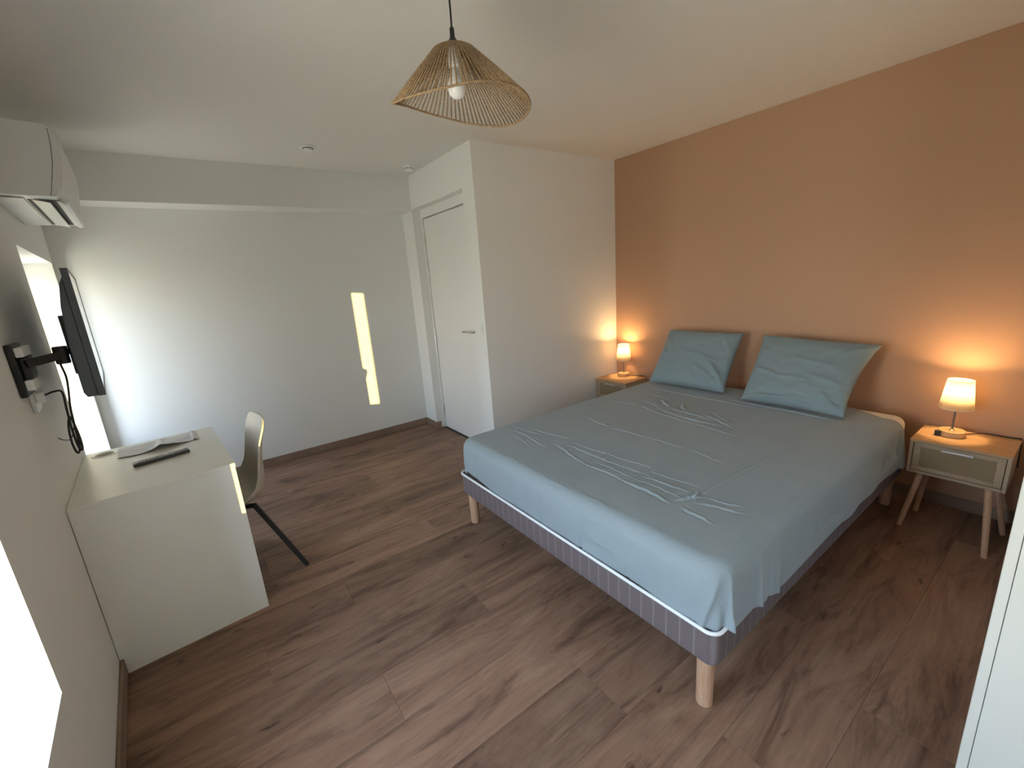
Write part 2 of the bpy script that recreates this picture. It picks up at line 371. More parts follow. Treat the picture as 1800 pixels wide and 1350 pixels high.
for zz in (WIN1[2]+0.15, WIN1[3]-0.25): obj('batten', boxes(vb(-TW-0.019, -TW-0.001, 0.51, WIN1[1]-0.05, zz, zz+0.09)), M['blocker'], t_, bevel=0.003)
blocker(WIN_ADDED, 0.88, 'added unseen shutter leaf of the window behind the camera')  # added to stop direct sun from entering behind the camera
blocker(WIN2, 0.172, 'added unseen narrow shutter leaf outside the window beside the camera')  # added outside to set the width of the sun strip

# floor: screed slab and planks
struct(obj('floor', boxes((-4.6, XO, YE-0.1, YB+0.2, -0.14, -0.012)), M['dark_gap']), 'brown oak-look plank floor', 'floor')
floor = bpy.data.objects['floor']
def xwall(y): return XL + (YB - y)*math.tan(A)
PW = 0.2325; row_known = {0:-2.98, 1:-2.48, -2:-2.378, 3:-2.95, 4:-2.37, 6:-2.65, 8:-2.44, 9:-3.0, 10:-2.04, 11:-2.60, 2:-1.95, 5:-3.25, 7:-3.15, -1:-2.05, -3:-2.9, -4:-2.2}
PL = 1.38
for kk in range(-14, 13):
    # row kk spans y from -1.6025+kk*PW
    y0 = -1.6025 + kk*PW; y1 = min(y0+PW, YB-0.001)
    if y1 - y0 < 0.02: continue
    if y0 < YE: continue
    j = row_known.get(kk, -3.2 + random.random()*PL)
    xs = [j + m*PL for m in range(-2, 4)]
    xmax = -0.001 if y0 < -0.1 else RX-0.02
    for a, b in zip(xs, xs[1:]):
        b2 = min(b, xmax)
        a0, a1 = max(a, xwall(y0)+0.002), max(a, xwall(y1)+0.002)
        if b2 - max(a0, a1) < 0.03: continue
        bm = bmesh.new(); g = 0.0003
        prism(bm, [(a0+g, y0+g), (b2-g, y0+g), (b2-g, y1-g), (a1+g, y1-g)], 'Z', -0.011, 0.0)
        obj('plank', bm, M['plank'], floor, bevel=0.0007, seg=1)

# skirting boards
def skirt(name, b, mat, lab):
    struct(obj(name, boxes(b), mat, bevel=0.003), lab, 'skirting board')
skirt('baseboard_back', (-3.98, -WB-0.012, YB-0.012, YB-0.0005, 0.0005, 0.070), M['skirting_x'], 'wooden skirting board along the back wall')
skirt('baseboard_corner', (-WB-0.012, -WB-0.0005, YF, YB-0.0005, 0.0005, 0.070), M['skirting_y'], 'short wooden skirting board on the side of the pillar')
skirt('baseboard_pillar', (-WB-0.012, RX-0.045, YF-0.012, YF-0.0005, 0.0005, 0.070), M['skirting_x'], 'short wooden skirting board on the pillar beside the door')
skirt('baseboard_closet', (-WB-0.0005, -0.012, -0.012, -0.0005, 0.0005, 0.070), M['skirting_x'], 'wooden skirting board along the closet wall behind the bed')
skirt('baseboard_right', (-0.012, -0.0005, YN, -0.012, 0.0005, 0.070), M['skirting_y'], 'skirting board along the terracotta wall')
o = obj('baseboard_left', boxes(vb(0.0005, 0.012, 0.01, 5.5, 0.0005, 0.070)), M['skirting_y'], bevel=0.003); leftwall(o); struct(o, 'skirting board along the window wall', 'skirting board')

# door in the closet wall
dr = bpy.data.objects.new('door_1', None); COL.objects.link(dr); dr.location = (RX, 0, 0); struct(dr, 'white flush door with a lever handle', 'door')
obj('door_leaf', boxes((0.0, 0.04, DY0, DY1-0.022, 0.006, DZ-0.004)), M['door_white'], dr, bevel=0.002)
obj('door_frame', boxes((-0.012, 0.075, DY1-0.018, YF-0.0005, 0.001, HT-0.001), (-0.012, 0.075, D2+0.001, DY0-0.004, 0.001, HT-0.001), (-0.012, 0.075, DY0-0.004, DY1-0.018, DZ+0.004, HT-0.001)), M['door_white'], dr, bevel=0.002)
for zz in (1.86, 1.62, 0.93, 0.19): 
    bm = bmesh.new(); tube(bm, [(-0.008, DY1-0.020, zz-0.045), (-0.008, DY1-0.020, zz+0.045)], 0.007, 10); obj('hinge', bm, M['chrome'], dr, smooth=False)
bm = bmesh.new(); lathe(bm, [(0.027, 0), (0.027, -0.008), (0.024, -0.011)], (0, 0.31, 1.04), 28, 'X'); hp = obj('handle_rose', bm, M['door_white'], dr, bevel=0.001)
bm = bmesh.new(); tube(bm, [(-0.008, 0.31, 1.04), (-0.050, 0.31, 1.04), (-0.055, 0.32, 1.04), (-0.055, 0.43, 1.04)], 0.009, 12); obj('door_handle', bm, M['chrome'], dr, smooth=True)
obj('strike_plate', boxes((-0.0145, -0.0125, D2+0.02, D2+0.024, 0.98, 1.12)), M['dark_gap'], dr)
obj('threshold', boxes((-0.02, 0.0, DY0-0.02, DY1, 0.0005, 0.006)), M['dark_gap'], dr)

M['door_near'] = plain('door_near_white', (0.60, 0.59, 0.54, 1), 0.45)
# near door frame beside the camera
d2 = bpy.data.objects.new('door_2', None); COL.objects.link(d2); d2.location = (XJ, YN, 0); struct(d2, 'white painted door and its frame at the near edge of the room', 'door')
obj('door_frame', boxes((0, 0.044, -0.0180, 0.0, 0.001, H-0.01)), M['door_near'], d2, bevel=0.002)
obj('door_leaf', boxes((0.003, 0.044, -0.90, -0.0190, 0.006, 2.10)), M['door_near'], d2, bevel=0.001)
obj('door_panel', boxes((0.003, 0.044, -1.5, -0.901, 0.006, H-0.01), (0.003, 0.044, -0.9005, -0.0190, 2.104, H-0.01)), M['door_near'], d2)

# ------------------------------------------------------------------ bed base
XF, XH, YR, YL = -2.185, -0.165, -2.254, -0.642
def rrect(x0, x1, y0, y1, r, n=8):
    out = []
    for cx, cy, a0 in ((x1-r, y1-r, 0), (x0+r, y1-r, PI/2), (x0+r, y0+r, PI), (x1-r, y0+r, 3*PI/2)):
        for i in range(n+1): a = a0 + i*PI/2/n; out.append((cx+r*math.cos(a), cy+r*math.sin(a)))
    return out
bed = thing('bed_base', 'low double bed base in mauve striped fabric with white piping and round wooden legs', 'bed', ((XF+XH)/2, (YR+YL)/2, 0))
bx, by = (XF+XH)/2, (YR+YL)/2; hx, hy = (XH-XF)/2, (YL-YR)/2
bm = bmesh.new(); prism(bm, rrect(-hx, hx, -hy, hy, 0.035), 'Z', 0.205, 0.328)
obj('base_box', bm, M['striped'], bed, bevel=0.008)
bm = bmesh.new(); rr = rrect(-hx-0.002, hx+0.002, -hy-0.002, hy+0.002, 0.037); rr.append(rr[0]); tube(bm, [(x, y, 0.333) for x, y in rr], 0.0065, 8, cap=False)
obj('piping', bm, M['piping'], bed, smooth=True)
for lx, ly in ((-hx+0.045, -hy+0.052), (-hx+0.045, hy-0.05), (hx-0.045, -hy+0.05), (hx-0.045, hy-0.05), (0, -0.02), (-hx+0.05, 0.0)):
    if (lx, ly) == (-hx+0.05, 0.0): continue
    bm = bmesh.new(); lathe(bm, [(0.024, 0), (0.0265, 0.003), (0.0285, 0.19), (0.0285, 0.206)], (lx, ly, 0), 32)
    obj('leg', bm, M['leg_wood'], bed, smooth=False)
for lx, ly in (): pass

# mattress
ZT = 0.549
def rounded_slab(x0, x1, y0, y1, z0, z1, rc, re):
    bm = bmesh.new(); loops = []
    prof = [(-re*(1-math.cos(a)), z0+re*(1-math.sin(a))) for a in [PI/2*i/5 for i in range(5, -1, -1)]]
    prof = []
    for i in range(6): a = PI/2*i/5; prof.append((re*(1-math.sin(a)), z0+re*(1-math.cos(a))))
    for i in range(6): a = PI/2*i/5; prof.append((re*(1-math.cos(a)), z1-re*(1-math.sin(a))))
    for ins, z in prof:
        loops.append([bm.verts.new((x, y, z)) for x, y in rrect(x0+ins, x1-ins, y0+ins, y1-ins, max(rc-ins, 0.004), 8)])
    n = len(loops[0])
    for a, b in zip(loops, loops[1:]):
        for i in range(n): bm.faces.new((a[i], a[(i+1) % n], b[(i+1) % n], b[i]))
    bm.faces.new(loops[0][::-1]); bm.faces.new(loops[-1]); return bm
mt = obj('mattress', rounded_slab(-hx+0.015, hx-0.005, -hy+0.008, hy-0.012, 0.336, ZT, 0.06, 0.045), M['mattress'], None, smooth=True)
mt.location = (bx, by, 0); tag(mt, 'thick mattress in a cream protector showing past the sheet at the headboard end', 'mattress')

# fitted sheet ------------------------------------------------------
creases = [  # (x0,y0,x1,y1,height,width)
 (-1.84,-1.96,-0.99,-1.985,.0032,.007),(-0.99,-1.985,-0.45,-2.0,.0018,.008),
 (-1.905,-1.677,-1.25,-1.687,-.0030,.006),(-1.88,-1.427,-1.41,-1.44,-.0026,.006),(-1.80,-1.186,-1.38,-1.187,-.0024,.006),
 (-1.40,-0.915,-1.44,-1.17,.0034,.006),(-1.445,-1.19,-1.425,-1.44,.0042,.006),(-1.425,-1.44,-1.42,-1.674,.0030,.006),(-1.42,-1.674,-1.45,-1.90,.0024,.007),
 (-1.04,-1.196,-1.06,-1.45,.0034,.007),(-1.06,-1.45,-1.09,-1.76,.0030,.007),
 (-1.83,-0.72,-1.80,-0.98,.0045,.007),(-1.86,-0.80,-1.90,-1.14,.004,.007),(-1.78,-0.85,-1.73,-1.16,.004,.007),(-1.92,-0.86,-1.95,-1.05,.003,.006),
 (-1.84,-1.14,-1.90,-1.42,.0065,.008),(-1.80,-1.20,-1.80,-1.50,.0040,.006),(-1.76,-1.18,-1.74,-1.48,.0034,.006),(-1.90,-1.42,-1.905,-1.67,.0058,.008),
 (-1.81,-1.44,-1.79,-1.72,.005,.007),(-1.85,-1.46,-1.86,-1.70,.003,.006),(-1.74,-1.45,-1.72,-1.70,.003,.006),
 (-1.905,-1.67,-1.93,-1.92,.0075,.009),(-1.82,-1.70,-1.80,-1.93,.004,.006),(-1.86,-1.70,-1.86,-1.93,.003,.006),(-1.75,-1.70,-1.74,-1.93,.003,.006),
 (-1.90,-1.92,-1.80,-1.97,.010,.010),(-1.84,-1.965,-1.78,-1.945,.009,.008),
 (-1.86,-1.98,-1.80,-2.14,.0055,.009),(-1.93,-1.97,-1.95,-2.10,.0045,.010),(-1.80,-1.99,-1.76,-2.12,.003,.008),
 (-0.79,-1.07,-0.88,-1.20,.011,.013),(-0.78,-1.23,-0.87,-1.30,.010,.013),(-0.97,-1.18,-1.02,-1.48,.005,.009),(-0.90,-1.20,-0.94,-1.55,.006,.010),
 (-0.88,-1.0,-0.93,-1.16,.005,.010),(-0.99,-1.05,-1.04,-1.25,.005,.009),(-1.02,-1.30,-1.0,-1.62,.004,.008),(-0.86,-1.40,-0.98,-1.68,.006,.011),(-0.80,-1.45,-0.90,-1.60,.003,.012),
 (-1.02,-0.82,-0.98,-1.02,.003,.009),(-0.70,-0.95,-0.74,-1.12,.003,.014),
 (-2.135,-0.98,-2.14,-1.10,.006,.006),(-2.12,-1.04,-2.13,-1.20,.004,.006),(-2.135,-1.38,-2.14,-1.56,.006,.007),(-2.12,-1.62,-2.13,-1.78,.004,.006),
 (-0.55,-0.80,-0.56,-1.60,.003,.012),(-0.48,-1.40,-0.52,-2.05,.0035,.014),
]
cb = [(min(c[0],c[2])-4*c[5], max(c[0],c[2])+4*c[5], min(c[1],c[3])-4*c[5], max(c[1],c[3])+4*c[5]) for c in creases]
import numpy as np
CR = np.array(creases)
def crease_sum(X, Y):
    h = np.zeros_like(X)
    for x0, y0, x1, y1, am, wd in creases:
        dx, dy = x1-x0, y1-y0; L = math.hypot(dx, dy); w = wd*0.62
        m = (X > min(x0, x1)-5*wd) & (X < max(x0, x1)+5*wd) & (Y > min(y0, y1)-5*wd) & (Y < max(y0, y1)+5*wd)
        if not m.any(): continue
        x, y = X[m], Y[m]; t = ((x-x0)*dx+(y-y0)*dy)/(L*L); tt = np.clip(t, 0, 1)
        wob = 0.004*np.sin(t*7+x0*31) + 0.0015*np.sin(t*23+y0*17)
        d = ((x-x0)*dy-(y-y0)*dx)/L + wob; e = (t-tt)*L
        h[m] += (1.25 if am < .0045 else 0.85)*am*(np.exp(-(d*d+e*e)/(w*w)) - 0.4*np.exp(-((np.abs(d)-2.2*w)/(1.2*w))**2 - (e/wd)**2))*np.minimum(1, 0.25+4*tt*(1-tt))
    return h
def HT_(x, y):
    h = 0.0040*mnoise.noise(Vector((x*2.3, y*2.3, 0))) + 0.0014*mnoise.noise(Vector((x*7, y*9, 3)))
    return h + float(crease_sum(np.array([x]), np.array([y]))[0]) if not FAST else h
FAST = False
def make_sheet():
    X0, X1, Y0, Y1 = XF+0.008, -0.205, YR-0.006, YL+0.002; m = 0.09; zt = ZT+0.007; r = 0.055
    NX, NY = 470, 380
    global FAST
    def xhead(y):     # edge of the sheet at the head end
        return X1 - 0.15*smooth_step((-1.93-y)/0.36) - 0.02*smooth_step((y+0.95)/0.25)
    V = []; F = []
    def add(x, y, z): V.append((x, y, z)); return len(V)-1
    G = []; FAST = True
    ys = [(Y0+m) + (Y1-Y0-2*m)*j/NY for j in range(NY+1)]; xh_ = [xhead(y) for y in ys]
    XX = np.array([[(X0+m) + (xh_[j]-X0-m)*i/NX for j in range(NY+1)] for i in range(NX+1)]); YY = np.array([ys]*(NX+1))
    CC = crease_sum(XX, YY)
    for i in range(NX+1):
        row = []
        for j in range(NY+1):
            x, y = float(XX[i, j]), ys[j]
            row.append(add(x, y, zt + HT_(x, y) + float(CC[i, j])))
        G.append(row)
    FAST = False
    for i in range(NX):
        for j in range(NY): F.append((G[i][j], G[i+1][j], G[i+1][j+1], G[i][j+1]))
    # perimeter path: (vertex, direction), from head on right side -> foot -> left
    path = []
    for i in range(NX, -1, -1): path.append((G[i][0], (0, -1)))
    NF = 44
    for k in range(1, NF): a = PI/2*k/NF; path.append((G[0][0], (-math.sin(a), -math.cos(a))))
    for j in range(NY+1): path.append((G[0][j], (-1, 0)))
    for k in range(1, NF): a = PI/2*k/NF; path.append((G[0][NY], (-math.cos(a), math.sin(a))))
    for i in range(NX+1): path.append((G[i][NY], (0, 1)))
    hemR = [(-2.2,.350),(-2.10,.348),(-2.0,.362),(-1.94,.352),(-1.75,.328),(-1.5,.336),(-1.2,.343),(-1.06,.343),(-0.9,.352),(-0.8,.352),(-0.6,.342),(-0.42,.322),(-0.3,.322)]
    def hr(x):
        for a, b in zip(hemR, hemR[1:]):
            if x <= b[0]: return a[1]-.018+(b[1]-a[1])*max(0, (x-a[0])/(b[0]-a[0]))
        return hemR[-1][1]-.018
    NP = 34; rows = []
    for idx, (gi, d) in enumerate(path):
        gx, gy, gz = V[gi]; corner = min(abs(d[0]), abs(d[1])) > 0.001
        side = 'R' if d[1] < -0.71 else ('L' if d[1] > 0.71 else 'F')
        wR = smooth_step(-d[1]); wF = smooth_step(-d[0])
        zfoot = 0.335 + 0.010*mnoise.noise(Vector((gy*4, 2, 0)))
        if -0.95 < gy: zfoot += 0.035*smooth_step((gy+1.0)/0.3)
        zh = (hr(gx)*wR + zfoot*wF)/(wR+wF) if d[1] <= 0 else 0.36
        if d[1] > 0: zh = 0.355 + 0.03*wF*0
        cx = corner and d[1] < 0
        col = [gi]
        for k in range(1, NP+1):
            s = k/NP
            flat = m - r; Lf = flat; La = r*PI/2; Lv = (zt - r) - zh; s_ = s*(Lf+La+Lv)
            if s_ < Lf: o_, z = s_, 0.0
            elif s_ < Lf+La: a = (s_-Lf)/r; o_ = Lf + r*math.sin(a); z = -r*(1-math.cos(a))
            else: o_ = m; z = -r - (s_-Lf-La)
            dep = max(0, (s_-Lf-La*0.6))/0.2; dep = min(dep, 1.2)
            x, y = gx + d[0]*o_, gy + d[1]*o_
            FAST = s_ > Lf + La
            zz = zt + z + (HT_(x, y) if s_ < Lf else (HT_(x, y)*(1-(s_-Lf)/La) if s_ < Lf+La else 0))
            # outward swing
            out = 0.0
            if wR > 0.05 and d[1] < 0:
                out += wR*dep*(0.010 + 0.010*math.sin(x*6.0+1.0) + 0.006*math.sin(x*17+2) + 0.012*mnoise.noise(Vector((x*5, zz*3, 7))))
                for xc, am in ((-1.93, .012), (-1.86, -.010), (-1.80, .008), (-1.45, .006), (-0.62, .010), (-0.50, .012)):
                    out += wR*dep*am*math.exp(-((x-xc-0.15*(zz-0.5))/0.014)**2)
                # hanging folded flap at the head end
                if x > -0.44: out += 0.018*dep*smooth_step((x+0.44)/0.08) - 0.022*dep*math.exp(-((x+0.40)/0.018)**2)
            if wF > 0.05:
                out += wF*(0.002*max(0, dep-0.5) + 0.005*math.sin(PI*min(dep, 1))) + wF*dep*0.009*mnoise.noise(Vector((y*5, zz*9, 1)))
                for yc, am in ((-1.415, -.010), (-1.685, -.012), (-1.20, -.005), (-1.93, -.004), (-0.86, -.004)):
                    ww = 0.006 + 0.002*math.sin(zz*40)
                    out += wF*dep*am*(math.exp(-((y-yc+0.02*math.sin(zz*13))/ww)**2) - 0.7*math.exp(-((y-yc-0.014)/ww)**2))
                out += wF*0.008*math.exp(-((y+1.76)/0.07)**2 - ((zz-0.42-0.15*(y+1.76))/0.022)**2)
                out -= wF*0.007*math.exp(-((y+1.80)/0.06)**2 - ((zz-0.395)/0.018)**2)
            if d[1] < -0.3 and zz < 0.40: out = max(out, 0.014*smooth_step((0.40-zz)/0.04)*min(1, wR*1.5))   # clears the piping of the base
            if cx:
                an = math.atan2(-d[0], -d[1])/(PI/2)
                env = math.sin(PI*an)**0.5
                out += env*dep*(0.0035*math.sin(an*19+1.2+zz*30) + 0.020*math.exp(-((an-0.20)/0.05)**2) - 0.010*math.exp(-((an-0.36)/0.10)**2) + 0.009*math.exp(-((an-0.60+(zz-.45)*1.6)/0.05)**2))
            if corner and d[1] > 0:
                out += dep*0.004*math.sin(math.atan2(-d[0], d[1])*14)
            # tuck under at the foot-left
            col.append(add(x + d[0]*out, y + d[1]*out, zz))
        rows.append(col)
    for a, b in zip(rows, rows[1:]):
        for k in range(NP):
            q = (b[k], b[k+1], a[k+1], a[k])
            F.append(q if q[0] != q[3] else (b[k+1], a[k+1], a[k]))
    me = bpy.data.meshes.new('fitted_sheet'); me.from_pydata(V, [], F); me.validate(); me.update()
    o = link('fitted_sheet', me, M['sheet'], None, True)
    so = o.modifiers.new('solid', 'SOLIDIFY'); so.thickness = 0.0025; so.offset = -1
    return o
sh = make_sheet()
tag(sh, 'creased blue-grey seersucker fitted sheet stretched over the mattress', 'bed sheet')

# pillows -----------------------------------------------------------
def make_pillow(name, bl_, br_, tl_, tr_, T, seed, lab, wr, cr_=0.045):
    BL, BR, TL, TR = map(Vector, (bl_, br_, tl_, tr_)); c = (BL+BR+TL+TR)/4
    nrm = (BR-BL).cross(TL-BL).normalized()      # towards the room
    if nrm.x > 0: nrm = -nrm
    N = 72; V = []; F = []
    def surf(side):
        g = []
        for i in range(N+1):
            row = []
            for j in range(N+1):
                s, t = -1+2*i/N, -1+2*j/N
                # concave sides between the corners
                ss = s*(1 - (cr_ if s > 0 else 0.045)*(1-t*t)*abs(s)**2); tt = t*(1 - 0.05*(1-s*s)*abs(t)**2)
                p = (BL*(1-ss)*(1-tt) + BR*(1+ss)*(1-tt) + TL*(1-ss)*(1+tt) + TR*(1+ss)*(1+tt))/4
                e = (max(0, 1-abs(s)**3.2)*max(0, 1-abs(t)**3.2))
                th = T*(e**0.45)
                w = 0.008*mnoise.noise(Vector((s*2.2+seed, t*2.2, seed))) + 0.004*mnoise.noise(Vector((s*5, t*6+seed, 2)))
                for (a0, b0, a1, b1, h_, wd_) in wr:
                    dx, dy = a1-a0, b1-b0; L2 = dx*dx+dy*dy; q = ((s-a0)*dx+(t-b0)*dy)/L2; qq = max(0, min(1, q))
                    d2_ = (s-a0-qq*dx)**2 + (t-b0-qq*dy)**2; w += 1.5*h_*math.exp(-d2_/wd_**2)*min(1, .3+3*qq*(1-qq)+.3)
                edge = min(1, e*6)
                off = (th*0.5 + w*edge) if side > 0 else -(th*0.5 + 0.4*w*edge)
                if side > 0 or True: V.append(p + nrm*off)
                row.append(len(V)-1)
            g.append(row)
        return g
    g1 = surf(1); g2 = surf(-1)
    for i in range(N):
        for j in range(N):
            F.append((g1[i][j], g1[i+1][j], g1[i+1][j+1], g1[i][j+1])); F.append((g2[i][j], g2[i][j+1], g2[i+1][j+1], g2[i+1][j]))
    for i in range(N):
        F.append((g1[i][0], g2[i][0], g2[i+1][0], g1[i+1][0])); F.append((g1[i][N], g1[i+1][N], g2[i+1][N], g2[i][N]))
        F.append((g1[0][i], g1[0][i+1], g2[0][i+1], g2[0][i])); F.append((g1[N][i], g2[N][i], g2[N][i+1], g1[N][i+1]))
    me = bpy.data.meshes.new(name); me.from_pydata([v-c for v in V], [], F)
    b = bmesh.new(); b.from_mesh(me); bmesh.ops.remove_doubles(b, verts=b.verts, dist=1e-5); bmesh.ops.recalc_face_normals(b, faces=b.faces); b.to_mesh(me); b.free()
    o = link(name, me, M['pillow'], None, True); o.location = c; tag(o, lab, 'pillow', 'pillows leaning on the headboard wall')
    return o
make_pillow('pillow', (-.455,-.725,.572), (-.425,-1.32,.572), (-.165,-.715,.955), (-.165,-1.31,.958), 0.15, 1.0,
    'blue-grey pillow nearest the corner lamp, slumped and creased at its lower corner',
    [(-.95,.75,-.6,.2,.006,.05),(-.85,.3,-.55,-.1,-.006,.05),(-.9,-.1,-.55,.05,.008,.05),(.35,-.05,.85,-.55,.010,.07),(.5,-.9,.9,-.3,-.010,.06),(.2,-.35,.75,-.75,.009,.07),(.55,.9,.9,.3,.008,.06),(-.75,.95,-.7,.3,.005,.04),(.1,.1,.6,-.1,.006,.06),(.6,-.2,.95,-.8,.008,.05)])
make_pillow('pillow', (-.50,-1.475,.576), (-.505,-2.045,.574), (-.155,-1.44,.955), (-.155,-2.085,.935), 0.135, 5.0,
    'blue-grey pillow in the middle of the bed head with its upper corner sticking out',
    [(-.85,-.15,-.45,-.25,.010,.05),(-.6,-.75,.0,-.85,-.008,.05),(-.3,-.9,.4,-.92,.008,.04),(.1,-.7,.5,-.95,-.008,.05),(.55,-.6,.85,-.9,.008,.06),(-.2,.25,.6,.15,.004,.06),(.6,.5,.9,.8,.006,.06),(.2,-.15,.8,-.3,.004,.07),(-.9,-.95,.3,-.80,.010,.05),(-.3,-.98,.9,-.72,-.006,.06),(-.5,-.3,.2,-.28,.004,.04)], 0.11)

# ------------------------------------------------------------------ nightstands
NZ = 0.4723
def nightstand(xw, yc, lab):
    t = thing('nightstand', lab, 'nightstand', (xw, yc, 0), 0, 'cane-fronted nightstands')
    hw, d = 0.183, 0.305; zb = 0.285; ft = NZ-0.014
    obj('top', boxes((-d, 0, -hw, hw, ft, NZ)), M['ns_top'], t, bevel=0.002)
    obj('body', boxes((-d+.004, 0, -hw+.002, -hw+.016, zb, ft), (-d+.004, 0, hw-.016, hw-.002, zb, ft), (-d+.004, 0, -hw+.016, hw-.016, zb, zb+.013), (-.012, 0, -hw+.016, hw-.016, zb+.013, ft)), M['ns_body'], t, bevel=0.0015)
    y0, y1 = -hw+.019, hw-.019; z0, z1 = zb+.016, ft-.004; fx = -d+.010
    dw = obj('drawer', boxes((fx, fx+.012, y0, y0+.028, z0, z1), (fx, fx+.012, y1-.028, y1, z0, z1), (fx, fx+.012, y0+.028, y1-.028, z1-.022, z1), (fx, fx+.012, y0+.028, y1-.028, z0, z0+.022), (fx+.012, -.03, y0+.01, y1-.01, z0+.005, z1-.02)), M['ns_body'], t, bevel=0.001)
    obj('cane_panel', boxes((fx+.0035, fx+.011, y0+.0285, y1-.0285, z0+.0225, z1-.0225)), M['cane'], dw)['label'] = 'woven cane panel'
    bm = bmesh.new(); box(bm, fx-.016, fx-.010, -.058, .058, z1-.022, z1-.012); box(bm, fx-.012, fx, -.052, -.045, z1-.021, z1-.013); box(bm, fx-.012, fx, .045, .052, z1-.021, z1-.013)
    obj('handle', bm, M['steel'], dw, bevel=0.0015)['label'] = 'pale metal bar handle'
    for (ax, ay, bx_, by_) in ((-.268, .125, -.385, .158), (-.268, -.125, -.45, -.168), (-.06, .125, -.155, .140), (-.06, -.125, -.145, -.195)):
        bm = bmesh.new(); a = Vector((ax, ay, zb+.004)); b = Vector((bx_, by_, 0.0)); 
        pts = [a + (b-a)*k/6 for k in range(7)]; n = 20; rings = []
        for k, p in enumerate(pts):
            rr_ = 0.0155 - 0.004*k/6
            rings.append([bm.verts.new((p.x+rr_*math.cos(2*PI*q/n), p.y+rr_*math.sin(2*PI*q/n), p.z)) for q in range(n)])
        for r0, r1 in zip(rings, rings[1:]):
            for q in range(n): bm.faces.new((r0[q], r0[(q+1) % n], r1[(q+1) % n], r1[q]))
        bm.faces.new(rings[0]); bm.faces.new(rings[-1][::-1]); lg = obj('leg', bm, M['leg_wood'], t, smooth=False)
    return t
nightstand(-0.026, -2.477, 'low oak nightstand with cane drawer on splayed legs, right of the bed')
nightstand(-0.026, -0.200, 'low oak nightstand with cane drawer tucked in the corner by the white wall')

def lamp(x, y, lab, cord, sw):
    t = thing('table_lamp', lab, 'lamp', (x, y, NZ), 0, 'small lit bedside lamps')
    bm = bmesh.new(); lathe(bm, [(0.052, 0), (0.054, 0.002), (0.054, 0.029), (0.052, 0.032)], n=48); obj('base', bm, M['lamp_wood'], t, bevel=0.001)
    bm = bmesh.new(); lathe(bm, [(0.012, 0.0325), (0.006, 0.037), (0.0045, 0.040), (0.0045, 0.20), (0.012, 0.202), (0.012, 0.228)], n=20); obj('pole', bm, M['grey_metal'], t, smooth=False)
    # shade: open truncated cone with thickness
    bm = bmesh.new(); n = 64; r0, r1, z0, z1 = 0.068, 0.051, 0.155, 0.305; w = 0.0012
    prof = [(r0, z0), (r1, z1), (r1-w, z1), (r0-w, z0)]
    rings = [[bm.verts.new((r*math.cos(2*PI*i/n), r*math.sin(2*PI*i/n), z)) for i in range(n)] for r, z in prof]
    for a, b in zip(rings, rings[1:]+rings[:1]):
        for i in range(n): bm.faces.new((a[i], a[(i+1) % n], b[(i+1) % n], b[i]))
    s = obj('lamp_shade', bm, M['shade'], t, smooth=True); s['label'] = 'glowing cream fabric shade'
    for r_, z_ in ((r0, z0), (r1, z1)):
        bm = bmesh.new(); tube(bm, [(r_*math.cos(a), r_*math.sin(a), z_) for a in [2*PI*i/48 for i in range(49)]], 0.0016, 6, cap=False); obj('shade_rim', bm, M['mattress'], s)
    bm = bmesh.new(); tube(bm, [(-r1+.002, 0, z1-.012), (0, 0, z1-.02), (r1-.002, 0, z1-.012)], 0.0012, 6); obj('shade_carrier', bm, M['chrome'], s)
    bm = bmesh.new(); lathe(bm, [(0.006, 0.228), (0.012, 0.240), (0.019, 0.258), (0.017, 0.274), (0.009, 0.284), (0.002, 0.287)], n=20); obj('bulb', bm, M['lit_bulb'], t, smooth=True)
    if sw:
        obj('switch', boxes((-0.050, -0.034, 0.034, 0.058, 0.004, 0.030)), M['rubber'], t, bevel=0.002)
    ld = bpy.data.lights.new('bulb_light', 'POINT'); ld.energy = LAMP_E; ld.color = (1.0, 0.60, 0.25); ld.shadow_soft_size = 0.024
    lo = bpy.data.objects.new('bulb_light', ld); COL.objects.link(lo); lo.parent = t; lo.location = (0, 0, 0.274)
    bm = bmesh.new(); tube(bm, spline(cord), 0.0028, 8); obj('power_cord', bm, M['rubber'], t, smooth=True)
    return t
LAMP_E = 5.8
lamp(-0.152, -2.421, 'lit lamp with cream shade on the nightstand right of the bed',
     [(0.03, -0.04, .006), (0.07, -0.07, .008), (0.105, -0.11, .010), (0.115, -0.17, .008), (0.122, -0.215, .006), (.132, -.232, .004), (.135, -.238, -.03), (.135, -.242, -.15)], True)
lamp(-0.100, -0.170, 'lit lamp with cream shade on the corner nightstand',
     [(0.02, -0.05, .006), (0.05, -0.10, .006), (0.07, -0.15, .006), (0.080, -0.19, .005), (0.083, -.20, -.03), (.083, -.20, -.16)], False)

# ------------------------------------------------------------------ desk
DV0, DV1, DU = 1.2553, 2.0316, 0.5345; DH = 0.75
desk = thing('desk', 'plain white desk with closed side panels against the window wall', 'desk', W(0.0, (DV0+DV1)/2, 0), A)
hl = (DV1-DV0)/2; U0 = 0.002
gu, gv, gr_ = 0.082-0.0, (DV0+DV1)/2-1.338, 0.043
bm = bmesh.new(); n = 40     # top with a round cable hole
zt0, zt1 = DH-0.018, DH
outer = [(U0, -hl), (DU, -hl), (DU, hl), (U0, hl)]
def edge_pt(a):
    dx, dy = math.cos(a), math.sin(a); ts = []
    if dx > 1e-9: ts.append((DU-gu)/dx)
    if dx < -1e-9: ts.append((U0-gu)/dx)
    if dy > 1e-9: ts.append((hl-gv)/dy)
    if dy < -1e-9: ts.append((-hl-gv)/dy)
    t = min(ts); return (gu+dx*t, gv+dy*t)
angs = sorted([2*PI*i/n for i in range(n)] + [math.atan2(y-gv, x-gu) % (2*PI) for x, y in outer])
